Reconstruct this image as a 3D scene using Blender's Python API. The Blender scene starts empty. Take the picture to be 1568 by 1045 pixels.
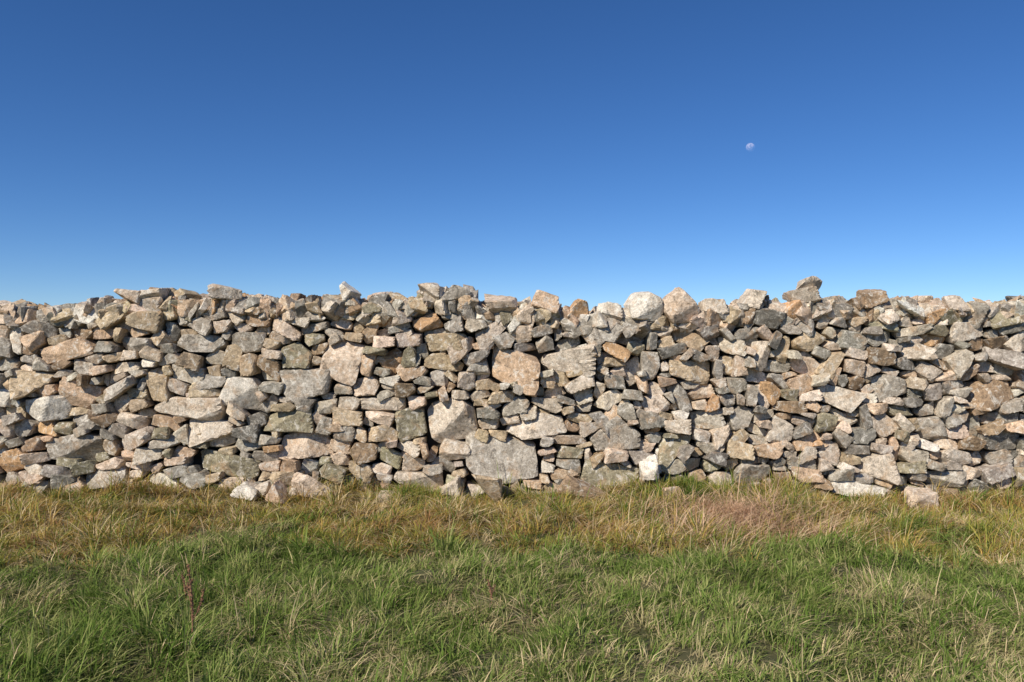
import bpy, bmesh, math
import numpy as np
from mathutils import Vector

rng = np.random.default_rng(47)
scene = bpy.context.scene
scene.view_settings.view_transform = 'Standard'
scene.view_settings.look = 'None'
scene.view_settings.exposure = 0
scene.view_settings.gamma = 1

CAMZ = 1.5; D = 8.0; FPX = 1220.0; S = D/FPX; CX = 784.0; CY = 522.5
GZ = -0.08
def wx(px): return (px-CX)*S
def wz(py): return CAMZ+(CY-py)*S

# ------------------------------------------------------------------ camera
cam = bpy.data.cameras.new("camera"); co = bpy.data.objects.new("camera", cam)
scene.collection.objects.link(co); scene.camera = co
cam.sensor_width = 36; cam.lens = 36*FPX/1568.0
cam.clip_end = 6000
co.location = (0, 0, CAMZ); co.rotation_euler = (math.radians(90), 0, 0)

# ------------------------------------------------------------------ light
SUN_EL = math.radians(38); az = math.radians(-140)   # from +Y clockwise
sd = Vector((math.sin(az)*math.cos(SUN_EL), math.cos(az)*math.cos(SUN_EL), math.sin(SUN_EL)))
sl = bpy.data.lights.new("sun", 'SUN'); sl.energy = 5.0; sl.angle = math.radians(0.5); sl.color = (1.0, 0.91, 0.78)
so = bpy.data.objects.new("sun", sl); scene.collection.objects.link(so)
so.rotation_euler = sd.to_track_quat('Z', 'Y').to_euler()
w = bpy.data.worlds.new("World"); scene.world = w; w.use_nodes = True
nt = w.node_tree; nt.nodes.clear()
sky = nt.nodes.new('ShaderNodeTexSky'); sky.sky_type = 'NISHITA'; sky.sun_disc = False
sky.sun_elevation = SUN_EL; sky.sun_rotation = az % (2*math.pi)
sky.air_density = 0.82; sky.dust_density = 0.0; sky.ozone_density = 6.0; sky.altitude = 1500
hs = nt.nodes.new('ShaderNodeHueSaturation'); hs.inputs['Saturation'].default_value = 1.15; hs.inputs['Hue'].default_value = .505
bg = nt.nodes.new('ShaderNodeBackground'); bg.inputs[1].default_value = 0.11
wo = nt.nodes.new('ShaderNodeOutputWorld')
nt.links.new(sky.outputs[0], hs.inputs['Color']); nt.links.new(hs.outputs[0], bg.inputs[0]); nt.links.new(bg.outputs[0], wo.inputs[0])

# ------------------------------------------------------------------ helpers
class VNoise:
    def __init__(s, seed): s.t = np.random.default_rng(seed).random((256, 256))
    def __call__(s, x, y):
        x = np.asarray(x, float); y = np.asarray(y, float)
        xi = np.floor(x).astype(int); yi = np.floor(y).astype(int); fx = x-xi; fy = y-yi
        fx = fx*fx*(3-2*fx); fy = fy*fy*(3-2*fy)
        t = s.t; a = t[xi % 256, yi % 256]; b = t[(xi+1) % 256, yi % 256]; c = t[xi % 256, (yi+1) % 256]; d = t[(xi+1) % 256, (yi+1) % 256]
        return (a*(1-fx)+b*fx)*(1-fy)+(c*(1-fx)+d*fx)*fy
def fbm(n, x, y, o=3):
    v = 0; a = 1; s = 0
    for k in range(o):
        v = v+a*n(x*2**k+17*k, y*2**k+5*k); s += a; a *= .5
    return v/s
N1, N2, N3, N4, N5 = [VNoise(i) for i in range(5)]

def mesh_tris(name, V, F, mat, cols=None, rnd=None, smooth=True):
    me = bpy.data.meshes.new(name)
    V = np.asarray(V, np.float32); F = np.asarray(F, np.int32)
    me.vertices.add(len(V)); me.vertices.foreach_set('co', V.ravel())
    me.loops.add(F.size); me.loops.foreach_set('vertex_index', F.ravel())
    me.polygons.add(len(F)); me.polygons.foreach_set('loop_start', np.arange(0, F.size, F.shape[1], dtype=np.int32))
    me.polygons.foreach_set('loop_total', np.full(len(F), F.shape[1], np.int32))
    me.update(calc_edges=True)
    me.polygons.foreach_set('use_smooth', np.full(len(F), smooth, bool))
    if cols is not None:
        a = me.attributes.new('col', 'FLOAT_COLOR', 'POINT')
        c4 = np.ones((len(V), 4), np.float32); c4[:, :3] = cols; a.data.foreach_set('color', c4.ravel())
    if rnd is not None:
        a = me.attributes.new('rnd', 'FLOAT', 'POINT'); a.data.foreach_set('value', np.asarray(rnd, np.float32))
    me.materials.append(mat)
    ob = bpy.data.objects.new(name, me); scene.collection.objects.link(ob)
    return ob

def newmat(name):
    m = bpy.data.materials.new(name); m.use_nodes = True; t = m.node_tree; t.nodes.clear()
    return m, t, t.nodes.new, t.links.new
def mix(t, blend, a, b, f):
    n = t.nodes.new('ShaderNodeMix'); n.data_type = 'RGBA'; n.blend_type = blend
    for sock, val in ((n.inputs[0], f), (n.inputs[6], a), (n.inputs[7], b)):
        if isinstance(val, bpy.types.NodeSocket): t.links.new(val, sock)
        else: sock.default_value = val
    return n.outputs[2]
def ramp(t, src, p0, p1, c0=(0, 0, 0, 1), c1=(1, 1, 1, 1)):
    r = t.nodes.new('ShaderNodeValToRGB')
    if p0 > p1: p0, p1, c0, c1 = p1, p0, c1, c0
    r.color_ramp.elements[0].position = p0; r.color_ramp.elements[1].position = p1
    r.color_ramp.elements[0].color = c0; r.color_ramp.elements[1].color = c1
    t.links.new(src, r.inputs[0]); return r.outputs[0]

# ------------------------------------------------------------------ stone material
def stone_material():
    m, t, nn, ln = newmat("weathered_stone")
    out = nn('ShaderNodeOutputMaterial'); b = nn('ShaderNodeBsdfPrincipled'); ln(b.outputs[0], out.inputs[0])
    tc = nn('ShaderNodeTexCoord'); at = nn('ShaderNodeAttribute'); at.attribute_name = 'col'
    ar = nn('ShaderNodeAttribute'); ar.attribute_name = 'rnd'
    cmb = nn('ShaderNodeCombineXYZ')
    mu = nn('ShaderNodeMath'); mu.operation = 'MULTIPLY'; mu.inputs[1].default_value = 37.0
    ln(ar.outputs['Fac'], mu.inputs[0]); ln(mu.outputs[0], cmb.inputs[0]); ln(mu.outputs[0], cmb.inputs[2])
    va = nn('ShaderNodeVectorMath'); va.operation = 'ADD'; ln(tc.outputs['Object'], va.inputs[0]); ln(cmb.outputs[0], va.inputs[1])
    def noise(sc, det=4, rough=.6, dist=0):
        n = nn('ShaderNodeTexNoise'); n.inputs['Scale'].default_value = sc; n.inputs['Detail'].default_value = det
        n.inputs['Roughness'].default_value = rough; n.inputs['Distortion'].default_value = dist
        ln(va.outputs[0], n.inputs['Vector']); return n.outputs[0]
    n1 = noise(8, 5, .65, .6); n2 = noise(30, 5, .7); n3 = noise(13, 6, .7, 1.0); n4 = noise(90, 3, .6); n5 = noise(6, 4, .6, .5)
    c = mix(t, 'MULTIPLY', at.outputs['Color'], ramp(t, n1, .3, .7, (.64, .62, .59, 1), (1.3, 1.3, 1.3, 1)), 1.0)
    c = mix(t, 'MULTIPLY', c, ramp(t, n2, .3, .68, (.60, .58, .56, 1), (1.32, 1.32, 1.32, 1)), 1.0)
    c = mix(t, 'MIX', c, (.50, .33, .19, 1), mix(t, 'MULTIPLY', ramp(t, n5, .54, .65), (.5, .5, .5, 1), 1.0))
    c = mix(t, 'MIX', c, (.74, .70, .61, 1), mix(t, 'MULTIPLY', ramp(t, n3, .54, .61), (.65, .65, .65, 1), 1.0))
    c = mix(t, 'MIX', c, (.08, .072, .06, 1), mix(t, 'MULTIPLY', ramp(t, n3, .43, .36), (.62, .62, .62, 1), 1.0))
    c = mix(t, 'MULTIPLY', c, ramp(t, n4, .3, .65, (.66, .66, .66, 1), (1.2, 1.2, 1.2, 1)), .85)
    ln(c, b.inputs['Base Color']); b.inputs['Roughness'].default_value = .92
    b.inputs['Specular IOR Level'].default_value = .2
    bp = nn('ShaderNodeBump'); bp.inputs['Strength'].default_value = .8; bp.inputs['Distance'].default_value = .018
    ln(n2, bp.inputs['Height']); ln(bp.outputs[0], b.inputs['Normal'])
    return m
STONE = stone_material()

PAL = {
 'light': (.61, .53, .425), 'white': (.74, .69, .59), 'grey': (.43, .39, .325), 'dgrey': (.29, .27, .23),
 'pink': (.61, .45, .31), 'ppink': (.64, .52, .40), 'orange': (.56, .36, .20), 'tan': (.54, .43, .29),
 'brown': (.36, .26, .17), 'olive': (.35, .315, .215)}
def pick_col(x, z):
    f = np.clip(.5-x/10, 0, 1)
    ks = ['light', 'white', 'grey', 'dgrey', 'pink', 'ppink', 'orange', 'tan', 'brown', 'olive']
    wts = np.array([.21, .06, .23, .12+.05*(1-f), .045+.06*f, .14, .018+.03*f, .12+.11*f, .05, .04+.08*(z < .6)])
    k = rng.choice(ks, p=wts/wts.sum())
    return np.clip(np.array(PAL[k])*rng.uniform(.75, 1.15)*(1+rng.normal(0, .012, 3)), 0, .8)

bm = bmesh.new(); bmesh.ops.create_icosphere(bm, subdivisions=4, radius=1)
ICO = np.array([v.co[:] for v in bm.verts]); IF = np.array([[v.index for v in f.verts] for f in bm.faces]); bm.free()

class Acc:
    def __init__(s): s.V = []; s.F = []; s.C = []; s.R = []; s.n = 0
    def add(s, V, col):
        s.V.append(V); s.F.append(IF+s.n); s.n += len(V)
        s.C.append(np.repeat(np.array(col)[None], len(V), 0)); s.R.append(np.full(len(V), rng.random()*10))
    def build(s, name): return mesh_tris(name, np.concatenate(s.V), np.concatenate(s.F), STONE, np.concatenate(s.C), np.concatenate(s.R), smooth=False)

def rock_verts(n, h, scale, p):
    n = n/np.linalg.norm(n, axis=1)[:, None]
    d = ICO*scale; d = d/np.linalg.norm(d, axis=1)[:, None]
    q = (np.clip(d@n.T, 0, None)/h)**p
    r = 1/(q.sum(1))**(1/p)
    V = d*r[:, None]
    sz = float(np.mean(scale))
    disp = 0
    for f, a in ((1.6, .018), (3.5, .014), (8, .010)):
        for _ in range(3):
            k = rng.normal(0, 1, 3); k = k/np.linalg.norm(k)*f/sz*rng.uniform(.7, 1.3)
            disp = disp+a*sz*np.sin(V@k+rng.uniform(0, 6.28))*.8
    return V+d*disp[:, None]

def free_rock(hx, hy, hz):
    """irregular angular block, local coordinates"""
    base = np.array([[1, 0, 0], [-1, 0, 0], [0, 1, 0], [0, -1, 0], [0, 0, 1], [0, 0, -1]], float)
    n = base+rng.normal(0, .27, base.shape); h = [hx, hx, hy, hy, hz, hz]
    ex = rng.normal(0, 1, (4, 3)); ex /= np.linalg.norm(ex, axis=1)[:, None]
    he = (np.abs(ex)*np.array([hx, hy, hz])).sum(1)*rng.uniform(.62, .95, 4)
    n = np.vstack([n, ex]); h = np.concatenate([np.array(h)*rng.uniform(.85, 1.05, 6), he])
    return rock_verts(n, h, np.array([hx, hy, hz]), rng.uniform(70, 140))
def rot(V, a, b, c):
    from mathutils import Euler
    R = np.array(Euler((a, b, c)).to_matrix()); return V@R.T

# ------------------------------------------------------------------ wall layout
prof_px = [(-700,462),(-300,452),(0,462),(60,466),(130,462),(180,450),(230,446),(290,450),(345,444),(400,456),(455,449),(525,445),(560,454),
 (610,450),(655,438),(700,446),(740,458),(780,465),(820,459),(880,468),(940,472),(990,472),(1045,474),(1080,472),(1120,466),(1160,454),
 (1210,464),(1245,449),(1290,457),(1345,452),(1385,449),(1425,451),(1480,460),(1568,454),(1900,458),(2300,450)]
PXs = np.array([wx(a) for a, b in prof_px]); PZs = np.array([wz(b) for a, b in prof_px])
def prof(x): return np.interp(x, PXs, PZs)

X0, X1, Z0 = -7.8, 7.8, -0.16; RES = .01
nx = int((X1-X0)/RES); nz = int((2.1-Z0)/RES)
gx = X0+(np.arange(nx)+.5)*RES; gz = Z0+(np.arange(nz)+.5)*RES
GX, GZg = np.meshgrid(gx, gz, indexing='ij')
mask = GZg < (prof(GX)-.09)

big = [(689,652,34,33,'light'),(770,706,50,28,'grey'),(345,712,46,15,'olive'),(520,556,29,27,'ppink'),(365,603,26,21,'white'),
(62,629,29,14,'white'),(112,606,28,18,'pink'),(790,563,36,22,'pink'),(868,555,40,12,'light'),(284,624,48,14,'light'),(463,685,32,18,'ppink'),
(463,588,32,19,'grey'),(300,527,32,12,'grey'),(110,685,36,16,'grey'),(820,658,40,14,'light'),(935,728,40,15,'olive'),(945,675,34,15,'grey'),
(627,648,21,22,'olive'),(440,648,32,14,'olive'),(1155,727,30,13,'grey'),(1107,740,19,16,'light'),(1345,712,25,14,'light'),(1370,592,26,17,'grey'),
(1490,507,26,14,'light'),(1522,600,36,16,'brown'),(1432,657,21,16,'grey'),(1060,568,30,14,'tan'),(1200,660,19,15,'light'),(1285,608,25,16,'light'),
(90,540,38,12,'pink'),(450,545,22,17,'olive'),(640,737,36,12,'light'),(1310,752,32,11,'white'),(585,620,30,10,'light'),(375,525,25,13,'grey'),
(1140,640,17,19,'grey'),(1450,735,30,12,'grey'),(650,495,22,10,'orange'),(560,592,19,14,'ppink'),(1410,540,22,12,'light'),(160,735,30,12,'grey'),
(45,580,30,10,'tan'),(1540,677,26,14,'dgrey'),(585,665,24,11,'tan'),(1230,590,18,12,'pink'),(320,655,30,11,'light'),(700,690,26,13,'light'),
(235,590,15,24,'tan'),(1000,560,13,22,'grey'),(560,560,11,19,'pink'),(1170,545,12,21,'light')]
seeds = []
for (px, py, hw, hh, k) in big:
    x, z = wx(px), wz(py)
    if z > Z0+.05: seeds.append([x, z, hw*S, hh*S, rng.normal(0, .12), k, True])
tot = mask.sum()*RES*RES
def dist_win(s):
    x, z, a, b, th = s[:5]; R = 2.6*max(a, b)
    i0 = max(0, int((x-R-X0)/RES)); i1 = min(nx, int((x+R-X0)/RES)+1); j0 = max(0, int((z-R-Z0)/RES)); j1 = min(nz, int((z+R-Z0)/RES)+1)
    dx = GX[i0:i1, j0:j1]-x; dz = GZg[i0:i1, j0:j1]-z
    u = (dx*math.cos(th)+dz*math.sin(th))/a; v = (-dx*math.sin(th)+dz*math.cos(th))/b
    pn = 7.0
    return i0, i1, j0, j1, (np.abs(u)**pn+np.abs(v)**pn)**(1/pn)
Dg = np.full((nx, nz), 9.0)
def stamp(s):
    i0, i1, j0, j1, d = dist_win(s); Dg[i0:i1, j0:j1] = np.minimum(Dg[i0:i1, j0:j1], d)
area = 0
for s in seeds: stamp(s); area += 4*s[2]*s[3]
sizes = []
a2 = area
while a2 < tot*1.0:
    g = float(np.clip(math.exp(rng.normal(math.log(.072), .28)), .040, .115)); asp = rng.uniform(1.1, 3.0)
    a, b = g*math.sqrt(asp), g/math.sqrt(asp); sizes.append((a, b)); a2 += 4*a*b
sizes.sort(key=lambda q: -q[0]*q[1])
valid = np.argwhere(mask)
for (a, b) in sizes:
    c = valid[rng.integers(0, len(valid), 500)]
    dd = Dg[c[:, 0], c[:, 1]]; k = c[np.argmax(dd)]
    x, z = gx[k[0]], gz[k[1]]
    th = rng.normal(0, .24)+.12*math.sin(x*1.1+z)
    if rng.random() < .17: th = rng.uniform(.8, 1.7)*rng.choice([-1, 1])
    s = [x, z, a, b, th, None, False]; seeds.append(s); stamp(s)
for it in range(4):
    Dg[:] = 9; L = np.full((nx, nz), -1, int)
    for i, s in enumerate(seeds):
        i0, i1, j0, j1, d = dist_win(s); sub = Dg[i0:i1, j0:j1]; m = d < sub
        sub[m] = d[m]; L[i0:i1, j0:j1][m] = i
    L[~mask] = -1
    fl = L.ravel(); ok = fl >= 0; cnt = np.bincount(fl[ok], minlength=len(seeds))
    mxx = np.bincount(fl[ok], GX.ravel()[ok], minlength=len(seeds))/np.maximum(cnt, 1); mzz = np.bincount(fl[ok], GZg.ravel()[ok], minlength=len(seeds))/np.maximum(cnt, 1)
    if it < 3:
        for i, s in enumerate(seeds):
            if cnt[i] > 0 and not s[6]: s[0] = .3*s[0]+.7*mxx[i]; s[1] = .3*s[1]+.7*mzz[i]
order = np.argsort(fl, kind='stable'); sf = fl[order]
st = np.searchsorted(sf, np.arange(len(seeds))); en = np.searchsorted(sf, np.arange(len(seeds)), side='right')
FX = GX.ravel(); FZ = GZg.ravel()
def yface(z): return D+.06*z

wall = Acc()
for i, s in enumerate(seeds):
    idx = order[st[i]:en[i]]
    if len(idx) < 22: continue
    P = np.stack([FX[idx], FZ[idx]], 1); c = P.mean(0); P = P-c
    th = s[4]; nrm = []; hh = []
    angs = [th+k*math.pi/2+rng.normal(0, .22) for k in range(4)]
    dg = [th+math.pi/4+k*math.pi/2+rng.normal(0, .3) for k in range(4) if rng.random() < .35]
    if i == 0: angs = [.2+k*math.pi/4 for k in range(8)]; dg = []
    dep = rng.uniform(.10, .14)
    for j, a in enumerate(angs+dg):
        n2 = np.array([math.cos(a), math.sin(a)]); q = np.quantile(P@n2, .985 if j < 4 else rng.uniform(.94, .99))
        q += rng.uniform(-.013, .003)
        q = max(q, .018)
        tl = rng.uniform(-.16, .10) if j < 4 else rng.uniform(-.1, .25)
        n3 = np.array([n2[0], -tl, n2[1]]); nl = np.linalg.norm(n3)
        nrm.append(n3/nl); hh.append((q+tl*.09)/nl)
    ext = np.array([np.quantile(np.abs(P[:, 0]), .97), np.quantile(np.abs(P[:, 1]), .97)])
    # split front faces
    n3 = np.array([rng.normal(-.03, .22), -1, rng.normal(0.05, .25)]); n3 /= np.linalg.norm(n3); nrm.append(n3); hh.append(dep)
    if rng.random() < .6:
        n3 = np.array([rng.normal(0, .55), -1, rng.normal(0.1, .55)]); n3 /= np.linalg.norm(n3); nrm.append(n3); hh.append(dep*rng.uniform(.93, 1.03))
    for _ in range(rng.integers(0, 3)):
        a = rng.uniform(0, 6.28); k = rng.uniform(.5, 1.6)
        n3 = np.array([math.cos(a)*k, -1, math.sin(a)*k]); n3 /= np.linalg.norm(n3)
        nrm.append(n3); hh.append(rng.uniform(.80, 1.02)*(abs(n3[0])*ext[0]+abs(n3[1])*dep+abs(n3[2])*ext[1]))
    nrm.append(np.array([0, 1., 0])); hh.append(.13)
    V = rock_verts(np.array(nrm), np.array(hh), np.array([ext[0], (dep+.13)/2, ext[1]]), rng.uniform(80, 160))
    yf = yface(c[1])+float(np.clip(rng.normal(0, .045), -.075, .10))*(.4 if s[6] else 1)
    V = V+np.array([c[0], yf+dep, c[1]])
    col = np.array(PAL[s[5]])*rng.uniform(.9, 1.05) if s[5] else pick_col(c[0], c[1])
    wall.add(V, col)

# copings: loosely stacked rocks on top, through the thickness of the wall
for row, (yo, dz) in enumerate([(.05, -.01), (.22, .01), (.42, .0)]):
    x = X0
    while x < X1:
        hx = float(np.clip(rng.lognormal(math.log(.068), .28), .04, .12)); hz = hx*rng.uniform(.45, 1.05)
        if rng.random() < .35: hx, hz = hx*.6, hx*1.2
        V = rot(free_rock(hx, rng.uniform(.08, .13), hz), rng.normal(0, .3), rng.normal(0, .5), rng.uniform(-.6, .6))
        top = prof(x+hx)+float(np.clip(rng.normal(-.014, .038), -.08, .06))+dz
        zc = top-V[:, 2].max()
        wall.add(V+np.array([x+hx, D+.12+yo+rng.normal(0, .025), zc]), pick_col(x, 2))
        V = rot(free_rock(hx, .12, .08), rng.normal(0, .2), rng.normal(0, .3), rng.uniform(-.6, .6))
        wall.add(V+np.array([x+hx*1.3, D+.13+yo, prof(x+hx)-.15]), pick_col(x, 2))
        x += hx*rng.uniform(1.4, 2.05)
def special(px, py, hw, hh_, k, rr):
    V = rot(free_rock(hw*S*1.08, .12, hh_*S*1.1), 0, rr, 0)
    wall.add(V+np.array([wx(px), D+.16, wz(py)]), PAL[k])
for q in [(1246,439,15,9,'light',.1),(1238,453,20,10,'light',-.2),(655,441,16,9,'light',.2),
        (345,449,16,10,'light',.0),(527,447,15,9,'white',.5),(835,463,18,11,'pink',.1),(1345,457,18,11,'brown',-.2),(700,452,18,10,'grey',.4),(222,451,18,9,'light',0),(770,468,20,11,'ppink',0),
        (935,478,16,11,'white',.2),(890,472,12,12,'orange',.3),(1100,470,18,10,'light',.1),(1160,456,12,14,'light',.5)]:
    special(*q)
def poly_rock(px, py, pts, dep, k):
    """boulder whose front outline is the given polygon"""
    nrm = []; hh = []
    for a, b in zip(pts, pts[1:]+pts[:1]):
        ex, ez = (b[0]-a[0])*S, (b[1]-a[1])*S; l = math.hypot(ex, ez); n2 = (ez/l, -ex/l); q = n2[0]*a[0]*S+n2[1]*a[1]*S
        tl = rng.uniform(.0, .15); v = np.array([n2[0], -tl, n2[1]]); nl = np.linalg.norm(v); nrm.append(v/nl); hh.append((q+tl*.1)/nl)
    for v, h in (((.12, -1, .05), dep), ((-.45, -1, .35), dep*1.02), ((.4, -1, -.5), dep*1.0), ((0, 1, 0), .16)):
        v = np.array(v, float); nrm.append(v/np.linalg.norm(v)); hh.append(h)
    w_ = max(abs(p[0]) for p in pts)*S; h_ = max(abs(p[1]) for p in pts)*S
    V = rock_verts(np.array(nrm), np.array(hh), np.array([w_, dep, h_]), 90)
    wall.add(V+np.array([wx(px), D-.01+dep, wz(py)]), PAL[k])
poly_rock(992, 470, [(-24, -18), (14, -22), (26, -6), (22, 14), (6, 23), (-14, 21), (-27, 4)], .15, 'white')
poly_rock(1046, 469, [(-14, -26), (18, -24), (30, -6), (18, 10), (-3, 29), (-28, 8), (-27, -8)], .15, 'ppink')
wall_ob = wall.build("dry_stone_wall")

# rubble core: blocks light leaks, near-black colour paints the shade in the gaps
m, t, nn, ln = newmat("gap_shade_core"); out = nn('ShaderNodeOutputMaterial'); b = nn('ShaderNodeBsdfPrincipled'); ln(b.outputs[0], out.inputs[0])
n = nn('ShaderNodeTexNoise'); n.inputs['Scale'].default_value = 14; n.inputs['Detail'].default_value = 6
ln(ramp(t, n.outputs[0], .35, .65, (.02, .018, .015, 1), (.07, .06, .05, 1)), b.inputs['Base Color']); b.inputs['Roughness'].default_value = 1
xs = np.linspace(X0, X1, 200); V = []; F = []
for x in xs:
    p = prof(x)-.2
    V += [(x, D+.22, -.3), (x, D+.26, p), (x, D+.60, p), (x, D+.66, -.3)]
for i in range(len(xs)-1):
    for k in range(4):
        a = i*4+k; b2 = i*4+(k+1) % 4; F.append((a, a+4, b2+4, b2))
core = mesh_tris("gap_shade_core", V, F, m, smooth=False); core.parent = wall_ob

# ------------------------------------------------------------------ ground
mounds = [(1040,.15,.35,.30),(960,.09,.3,.3),(235,.11,.4,.3),(40,.06,.5,.3),(540,.05,.25,.3),(1500,.03,.5,.3),(800,.01,.3,.3),(1200,.07,.4,.3),(640,.03,.2,.2)]
def ground(x, y):
    z = GZ+.12*(fbm(N1, x*1.1+50, y*1.1+50, 3)-.5)+.13*(fbm(N2, x*3.0+90, y*3.0+90, 2)-.5)
    for (px, h, rx, ry) in mounds: z = z+h*np.exp(-((x-wx(px))/rx)**2-((y-7.85)/ry)**2)
    far = np.clip((np.hypot(x, y)-20)/60, 0, 1)
    return z*(1-far)+(GZ-.02)*far
m, t, nn, ln = newmat("turf"); out = nn('ShaderNodeOutputMaterial'); b = nn('ShaderNodeBsdfPrincipled'); ln(b.outputs[0], out.inputs[0])
n = nn('ShaderNodeTexNoise'); n.inputs['Scale'].default_value = 3; n.inputs['Detail'].default_value = 8
tc = nn('ShaderNodeTexCoord'); ln(tc.outputs['Object'], n.inputs['Vector'])
ln(ramp(t, n.outputs[0], .35, .65, (.04, .05, .016, 1), (.10, .09, .035, 1)), b.inputs['Base Color']); b.inputs['Roughness'].default_value = 1
g1 = np.concatenate([-np.geomspace(3000, 12, 14)[:-1], np.linspace(-12, 12, 300), np.geomspace(12, 3000, 14)[1:]])
g2 = np.concatenate([-np.geomspace(3000, 2, 14)[:-1], np.linspace(-2, 14, 200), np.geomspace(14, 3000, 16)[1:]])
A, B = np.meshgrid(g1, g2, indexing='ij'); V = np.stack([A.ravel(), B.ravel(), ground(A, B).ravel()], 1)
na, nb = A.shape; I = np.arange(na*nb).reshape(na, nb)
F = np.stack([I[:-1, :-1].ravel(), I[1:, :-1].ravel(), I[1:, 1:].ravel(), I[:-1, 1:].ravel()], 1)
mesh_tris("ground", V, F, m)

# ------------------------------------------------------------------ grass
m, t, nn, ln = newmat("grass_blades"); out = nn('ShaderNodeOutputMaterial')
at = nn('ShaderNodeAttribute'); at.attribute_name = 'col'
df = nn('ShaderNodeBsdfDiffuse'); tr = nn('ShaderNodeBsdfTranslucent')
ln(at.outputs[0], df.inputs[0]); ln(at.outputs[0], tr.inputs[0])
m1 = nn('ShaderNodeMixShader'); m1.inputs[0].default_value = .25; ln(df.outputs[0], m1.inputs[1]); ln(tr.outputs[0], m1.inputs[2]); ln(m1.outputs[0], out.inputs[0])
GR = m
def smooth(a, b, x): t_ = np.clip((x-a)/(b-a), 0, 1); return t_*t_*(3-2*t_)

NT = 10500
ty = 2.6+(8.1-2.6)*rng.random(NT)**.85
tx = (rng.random(NT)*2-1)*(ty*.68+.9)
NX = 420
tx = np.concatenate([tx, rng.uniform(-6.4, 6.4, NX)]); ty = np.concatenate([ty, rng.uniform(7.75, 8.0, NX)])
foot = np.concatenate([np.zeros(NT), (fbm(N4, tx[NT:]*1.7+3, tx[NT:]*0+2, 2) > .5)*rng.uniform(.3, 1.0, NX)]); NT += NX
NX = 260
tx = np.concatenate([tx, rng.normal(wx(1110), .5, NX)]); ty = np.concatenate([ty, np.clip(rng.normal(7.1, .45, NX), 6, 7.95)]); foot = np.concatenate([foot, np.full(NX, .45)]); NT += NX
# scattered rough tussocks on the bank
NX = 300; cl = rng.integers(0, 60, NX); ccx = rng.uniform(-5, 5, 60); ccy = rng.uniform(5.8, 7.7, 60)
tx = np.concatenate([tx, ccx[cl]+rng.normal(0, .07, NX)]); ty = np.concatenate([ty, ccy[cl]+rng.normal(0, .06, NX)]); foot = np.concatenate([foot, np.full(NX, .6)]); NT += NX
per = rng.integers(14, 50, NT)
T = np.repeat(np.arange(NT), per); NB = len(T)
rr = np.abs(rng.normal(0, .05, NB)); ph = rng.uniform(0, 2*np.pi, NB)
bx = tx[T]+rr*np.cos(ph); by = ty[T]+rr*np.sin(ph); by = np.minimum(by, 8.12)
edge = 6.1+2.0*(fbm(N3, bx*.9+7, by*.9+9, 3)-.5)*1.5
dry = smooth(-.9, .7, by-edge)
pinkp = np.exp(-((bx-1.95)/.75)**2-((by-6.9)/.8)**2)
pale = smooth(.46, .66, fbm(N4, bx*1.3+30, by*2.1+30, 3))
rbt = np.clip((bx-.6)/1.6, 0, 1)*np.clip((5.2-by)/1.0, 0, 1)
tr0 = rng.random(NT); tuftr = tr0[T]; br = .55*rng.random(NT)[T]+.45*rng.random(NB)
green = np.array([.12, .19, .036]); green2 = np.array([.195, .26, .065]); yg = np.array([.34, .355, .13]); straw = np.array([.60, .48, .28])
ochre = np.array([.44, .31, .09]); rust = np.array([.33, .19, .09]); pinks = np.array([.60, .42, .28])
clump = fbm(N5, bx*2.6+41, by*3.5+13, 2)
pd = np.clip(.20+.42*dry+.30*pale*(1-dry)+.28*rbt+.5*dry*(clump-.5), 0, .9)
moss = np.exp(-((bx-wx(1050))/.5)**2-((by-7.8)/.35)**2)+.7*np.exp(-((bx-wx(660))/.5)**2-((by-7.8)/.2)**2)
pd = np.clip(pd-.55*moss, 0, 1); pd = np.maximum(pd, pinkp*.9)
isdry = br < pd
r2 = .5*rng.random(NT)[T]+.5*rng.random(NB)
C = np.where((r2 < .42)[:, None], green, np.where((r2 < .66)[:, None], green2, yg))
C = np.where(((dry > .5) & (r2 > .45))[:, None], np.array([.30, .29, .065]), C)
r3 = .6*rng.random(NT)[T]+.4*rng.random(NB)
Cd = np.where((r3 < .46)[:, None], straw, np.where((r3 < .72)[:, None], ochre, rust))
Cd = np.where(((rng.random(NB) < pinkp))[:, None], pinks, Cd)
Cd = np.where(((dry < .3) & (r3 > .45))[:, None], np.array([.47, .41, .21]), Cd)
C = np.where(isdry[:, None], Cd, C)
C = C*(rng.uniform(.72, 1.25, NB)*(.72+.48*tuftr))[:, None]
patch = fbm(N5, bx*1.3+3, by*1.3+3, 3)
H = rng.uniform(.05, .14, NB)*(.42+1.1*tuftr**1.8)*(.4+1.2*patch)
H = H*(1-.0*dry)*(1+.5*pinkp)*(1+1.1*foot[T])
stalk = rng.random(NB) < .008; H = np.where(stalk, H*1.7, H)
wd = rng.uniform(.0018, .0040, NB)*np.where(isdry, .85, 1)*(1+.2*(by > 5.5))
lean = np.abs(rng.normal(.65, .42, NB))+.25*isdry+(.8*(rng.random(NT) < .22))[T]; lean = np.where(stalk, .2, lean)
ta = rng.uniform(0, 2*np.pi, NT)[T]; sw = fbm(N2, bx*.9+11, by*.9+4, 2)*2*np.pi*2
lx = np.cos(ph)+.35+.7*np.cos(ta)+.5*np.cos(sw)+.4*rng.normal(0, 1, NB); ly = np.sin(ph)+.7*np.sin(ta)+.5*np.sin(sw)+.4*rng.normal(0, 1, NB); ll = np.hypot(lx, ly)+1e-6; lx /= ll; ly /= ll
ps = rng.uniform(0, np.pi, NB); sx = np.cos(ps); sy = np.sin(ps)
bz = ground(bx, by)-.01
V = np.zeros((NB, 7, 3), np.float32)
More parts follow.
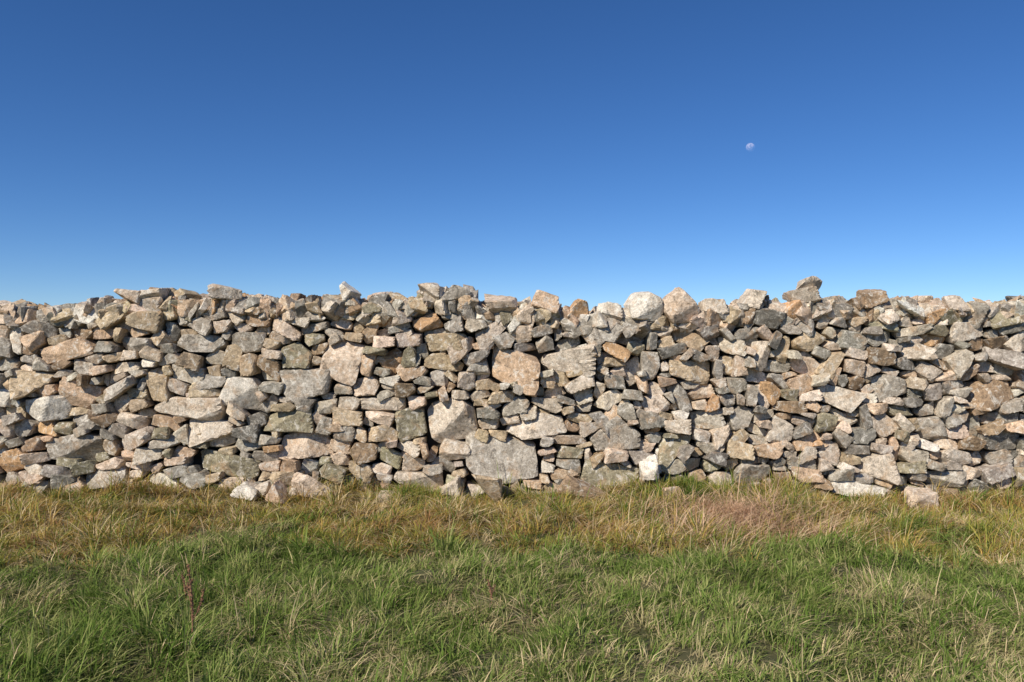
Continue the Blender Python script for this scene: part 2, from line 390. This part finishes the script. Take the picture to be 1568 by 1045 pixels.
def pt(tt):
    o = lean*H*tt**1.9
    return bx+lx*o, by+ly*o, bz+H*(tt-.38*np.minimum(lean, 2.)*tt**2.2)
for k, (tt, ww) in enumerate(((0, 1), (.4, .95), (.75, .6))):
    x_, y_, z_ = pt(tt)
    V[:, 2*k, 0] = x_-sx*wd*ww; V[:, 2*k, 1] = y_-sy*wd*ww; V[:, 2*k, 2] = z_
    V[:, 2*k+1, 0] = x_+sx*wd*ww; V[:, 2*k+1, 1] = y_+sy*wd*ww; V[:, 2*k+1, 2] = z_
x_, y_, z_ = pt(1.0); V[:, 6, 0] = x_; V[:, 6, 1] = y_; V[:, 6, 2] = z_
ft = np.array([[0, 1, 3], [0, 3, 2], [2, 3, 5], [2, 5, 4], [4, 5, 6]])
F = (np.arange(NB)[:, None, None]*7+ft[None]).reshape(-1, 3)
CC = np.repeat(C[:, None, :], 7, 1)
tipm = rng.random(NB) < .3
CC[:, 6] = np.where((tipm & ~isdry)[:, None], np.array([.42, .37, .15]), CC[:, 6])
mesh_tris("grass", V.reshape(-1, 3), F, GR, CC.reshape(-1, 3), smooth=False)
print("BLADES", NB, "STONES", len(seeds))

# ------------------------------------------------------------------ fallen stones in the grass
for (px, py, hw, hh_, k, yy) in [(380,753,14,9,'white',7.72),(402,749,12,8,'light',7.8),(425,753,8,13,'pink',7.75),(480,750,30,11,'ppink',7.85),(757,750,12,18,'tan',7.75),
        (900,753,36,9,'brown',7.75),(1028,758,13,11,'pink',7.65),(995,722,12,10,'white',7.8),(1410,768,20,15,'ppink',7.6),(1350,782,7,5,'white',7.5),(590,762,12,7,'light',7.8),(690,750,14,8,'light',7.85)]:
    a = Acc(); sc = yy/FPX
    V = rot(free_rock(hw*sc*1.1, .09, hh_*sc*1.1), 0, rng.normal(0, .12), 0)
    a.add(V, PAL[k]); o = a.build("fallen_stone"); o.location = ((px-CX)*sc, yy, CAMZ+(CY-py)*sc)

# ------------------------------------------------------------------ dock stalks
m, t, nn, ln = newmat("dock_stem"); out = nn('ShaderNodeOutputMaterial'); b = nn('ShaderNodeBsdfPrincipled'); ln(b.outputs[0], out.inputs[0])
n = nn('ShaderNodeTexNoise'); n.inputs['Scale'].default_value = 60
ln(ramp(t, n.outputs[0], .35, .65, (.18, .08, .05, 1), (.34, .18, .10, 1)), b.inputs['Base Color']); b.inputs['Roughness'].default_value = .8
def dock(px, py, height, branches):
    Y = FPX*(CAMZ-GZ)/(py-CY); X = (px-CX)*Y/FPX; z0 = float(ground(X, Y))
    Vs = []; Fs = []
    def tube(p0, p1, r0, r1, bend):
        pts = [np.array(p0)*(1-u)+np.array(p1)*u+np.array(bend)*math.sin(u*math.pi) for u in np.linspace(0, 1, 7)]
        for i in range(6):
            ra = r0+(r1-r0)*i/6; rb = r0+(r1-r0)*(i+1)/6; b0 = len(Vs)
            for pp, r in ((pts[i], ra), (pts[i+1], rb)):
                for k in range(5): Vs.append(pp+r*np.array([math.cos(k*1.2566), math.sin(k*1.2566), 0]))
            for k in range(5): Fs.append((b0+k, b0+(k+1) % 5, b0+5+(k+1) % 5)); Fs.append((b0+k, b0+5+(k+1) % 5, b0+5+k))
        return pts
    def seedlets(pts, lo, nseed):
        for _ in range(nseed):
            u = rng.uniform(lo, 1)*6; i = min(5, int(u)); p = pts[i]+(pts[i+1]-pts[i])*(u-i)
            d = rng.normal(0, 1, 3); d /= np.linalg.norm(d); q = p+d*rng.uniform(.003, .009); e = rng.normal(0, 1, (3, 3))*.004; b0 = len(Vs)
            Vs.extend([q+e[0], q+e[1], q+e[2]]); Fs.append((b0, b0+1, b0+2))
    P = tube((X, Y, z0-.02), (X-.02, Y, z0+height), .0055, .0025, (.012, 0, 0)); seedlets(P, .35, int(300*height/.35))
    for (f, dx, l) in branches:
        s0 = P[int(f*6)]; Q = tube(s0, s0+np.array([dx, .02, l]), .003, .0015, (dx*.2, 0, 0)); seedlets(Q, .3, int(110*l/.12))
    mesh_tris("dock_plant", Vs, Fs, m, smooth=False)
dock(294, 992, .42, [(.4, .05, .16), (.55, -.03, .12)])
dock(752, 925, .15, [(.5, .02, .05)])
dock(284, 935, .22, [(.5, .03, .08)])

# ------------------------------------------------------------------ moon
m, t, nn, ln = newmat("moon_surface"); out = nn('ShaderNodeOutputMaterial')
df = nn('ShaderNodeBsdfDiffuse'); tp = nn('ShaderNodeBsdfTransparent'); ad = nn('ShaderNodeAddShader'); ge = nn('ShaderNodeNewGeometry'); mx = nn('ShaderNodeMixShader')
n = nn('ShaderNodeTexNoise'); n.inputs['Scale'].default_value = .7; tc = nn('ShaderNodeTexCoord'); ln(tc.outputs['Object'], n.inputs['Vector'])
ln(ramp(t, n.outputs[0], .4, .6, (.10, .085, .07, 1), (.27, .22, .18, 1)), df.inputs[0])
ln(df.outputs[0], ad.inputs[0]); ln(tp.outputs[0], ad.inputs[1]); ln(ge.outputs['Backfacing'], mx.inputs[0]); ln(ad.outputs[0], mx.inputs[1]); ln(tp.outputs[0], mx.inputs[2]); ln(mx.outputs[0], out.inputs[0])
bm = bmesh.new(); R = 500; dirv = Vector(((1149-CX)/FPX, 1, (CY-226)/FPX)); bmesh.ops.create_icosphere(bm, subdivisions=5, radius=6.2/FPX*R*dirv.length)
me = bpy.data.meshes.new("moon"); bm.to_mesh(me); bm.free()
for p in me.polygons: p.use_smooth = True
me.materials.append(m); mo = bpy.data.objects.new("moon", me); scene.collection.objects.link(mo)
mo.location = Vector((0, 0, CAMZ))+dirv*R
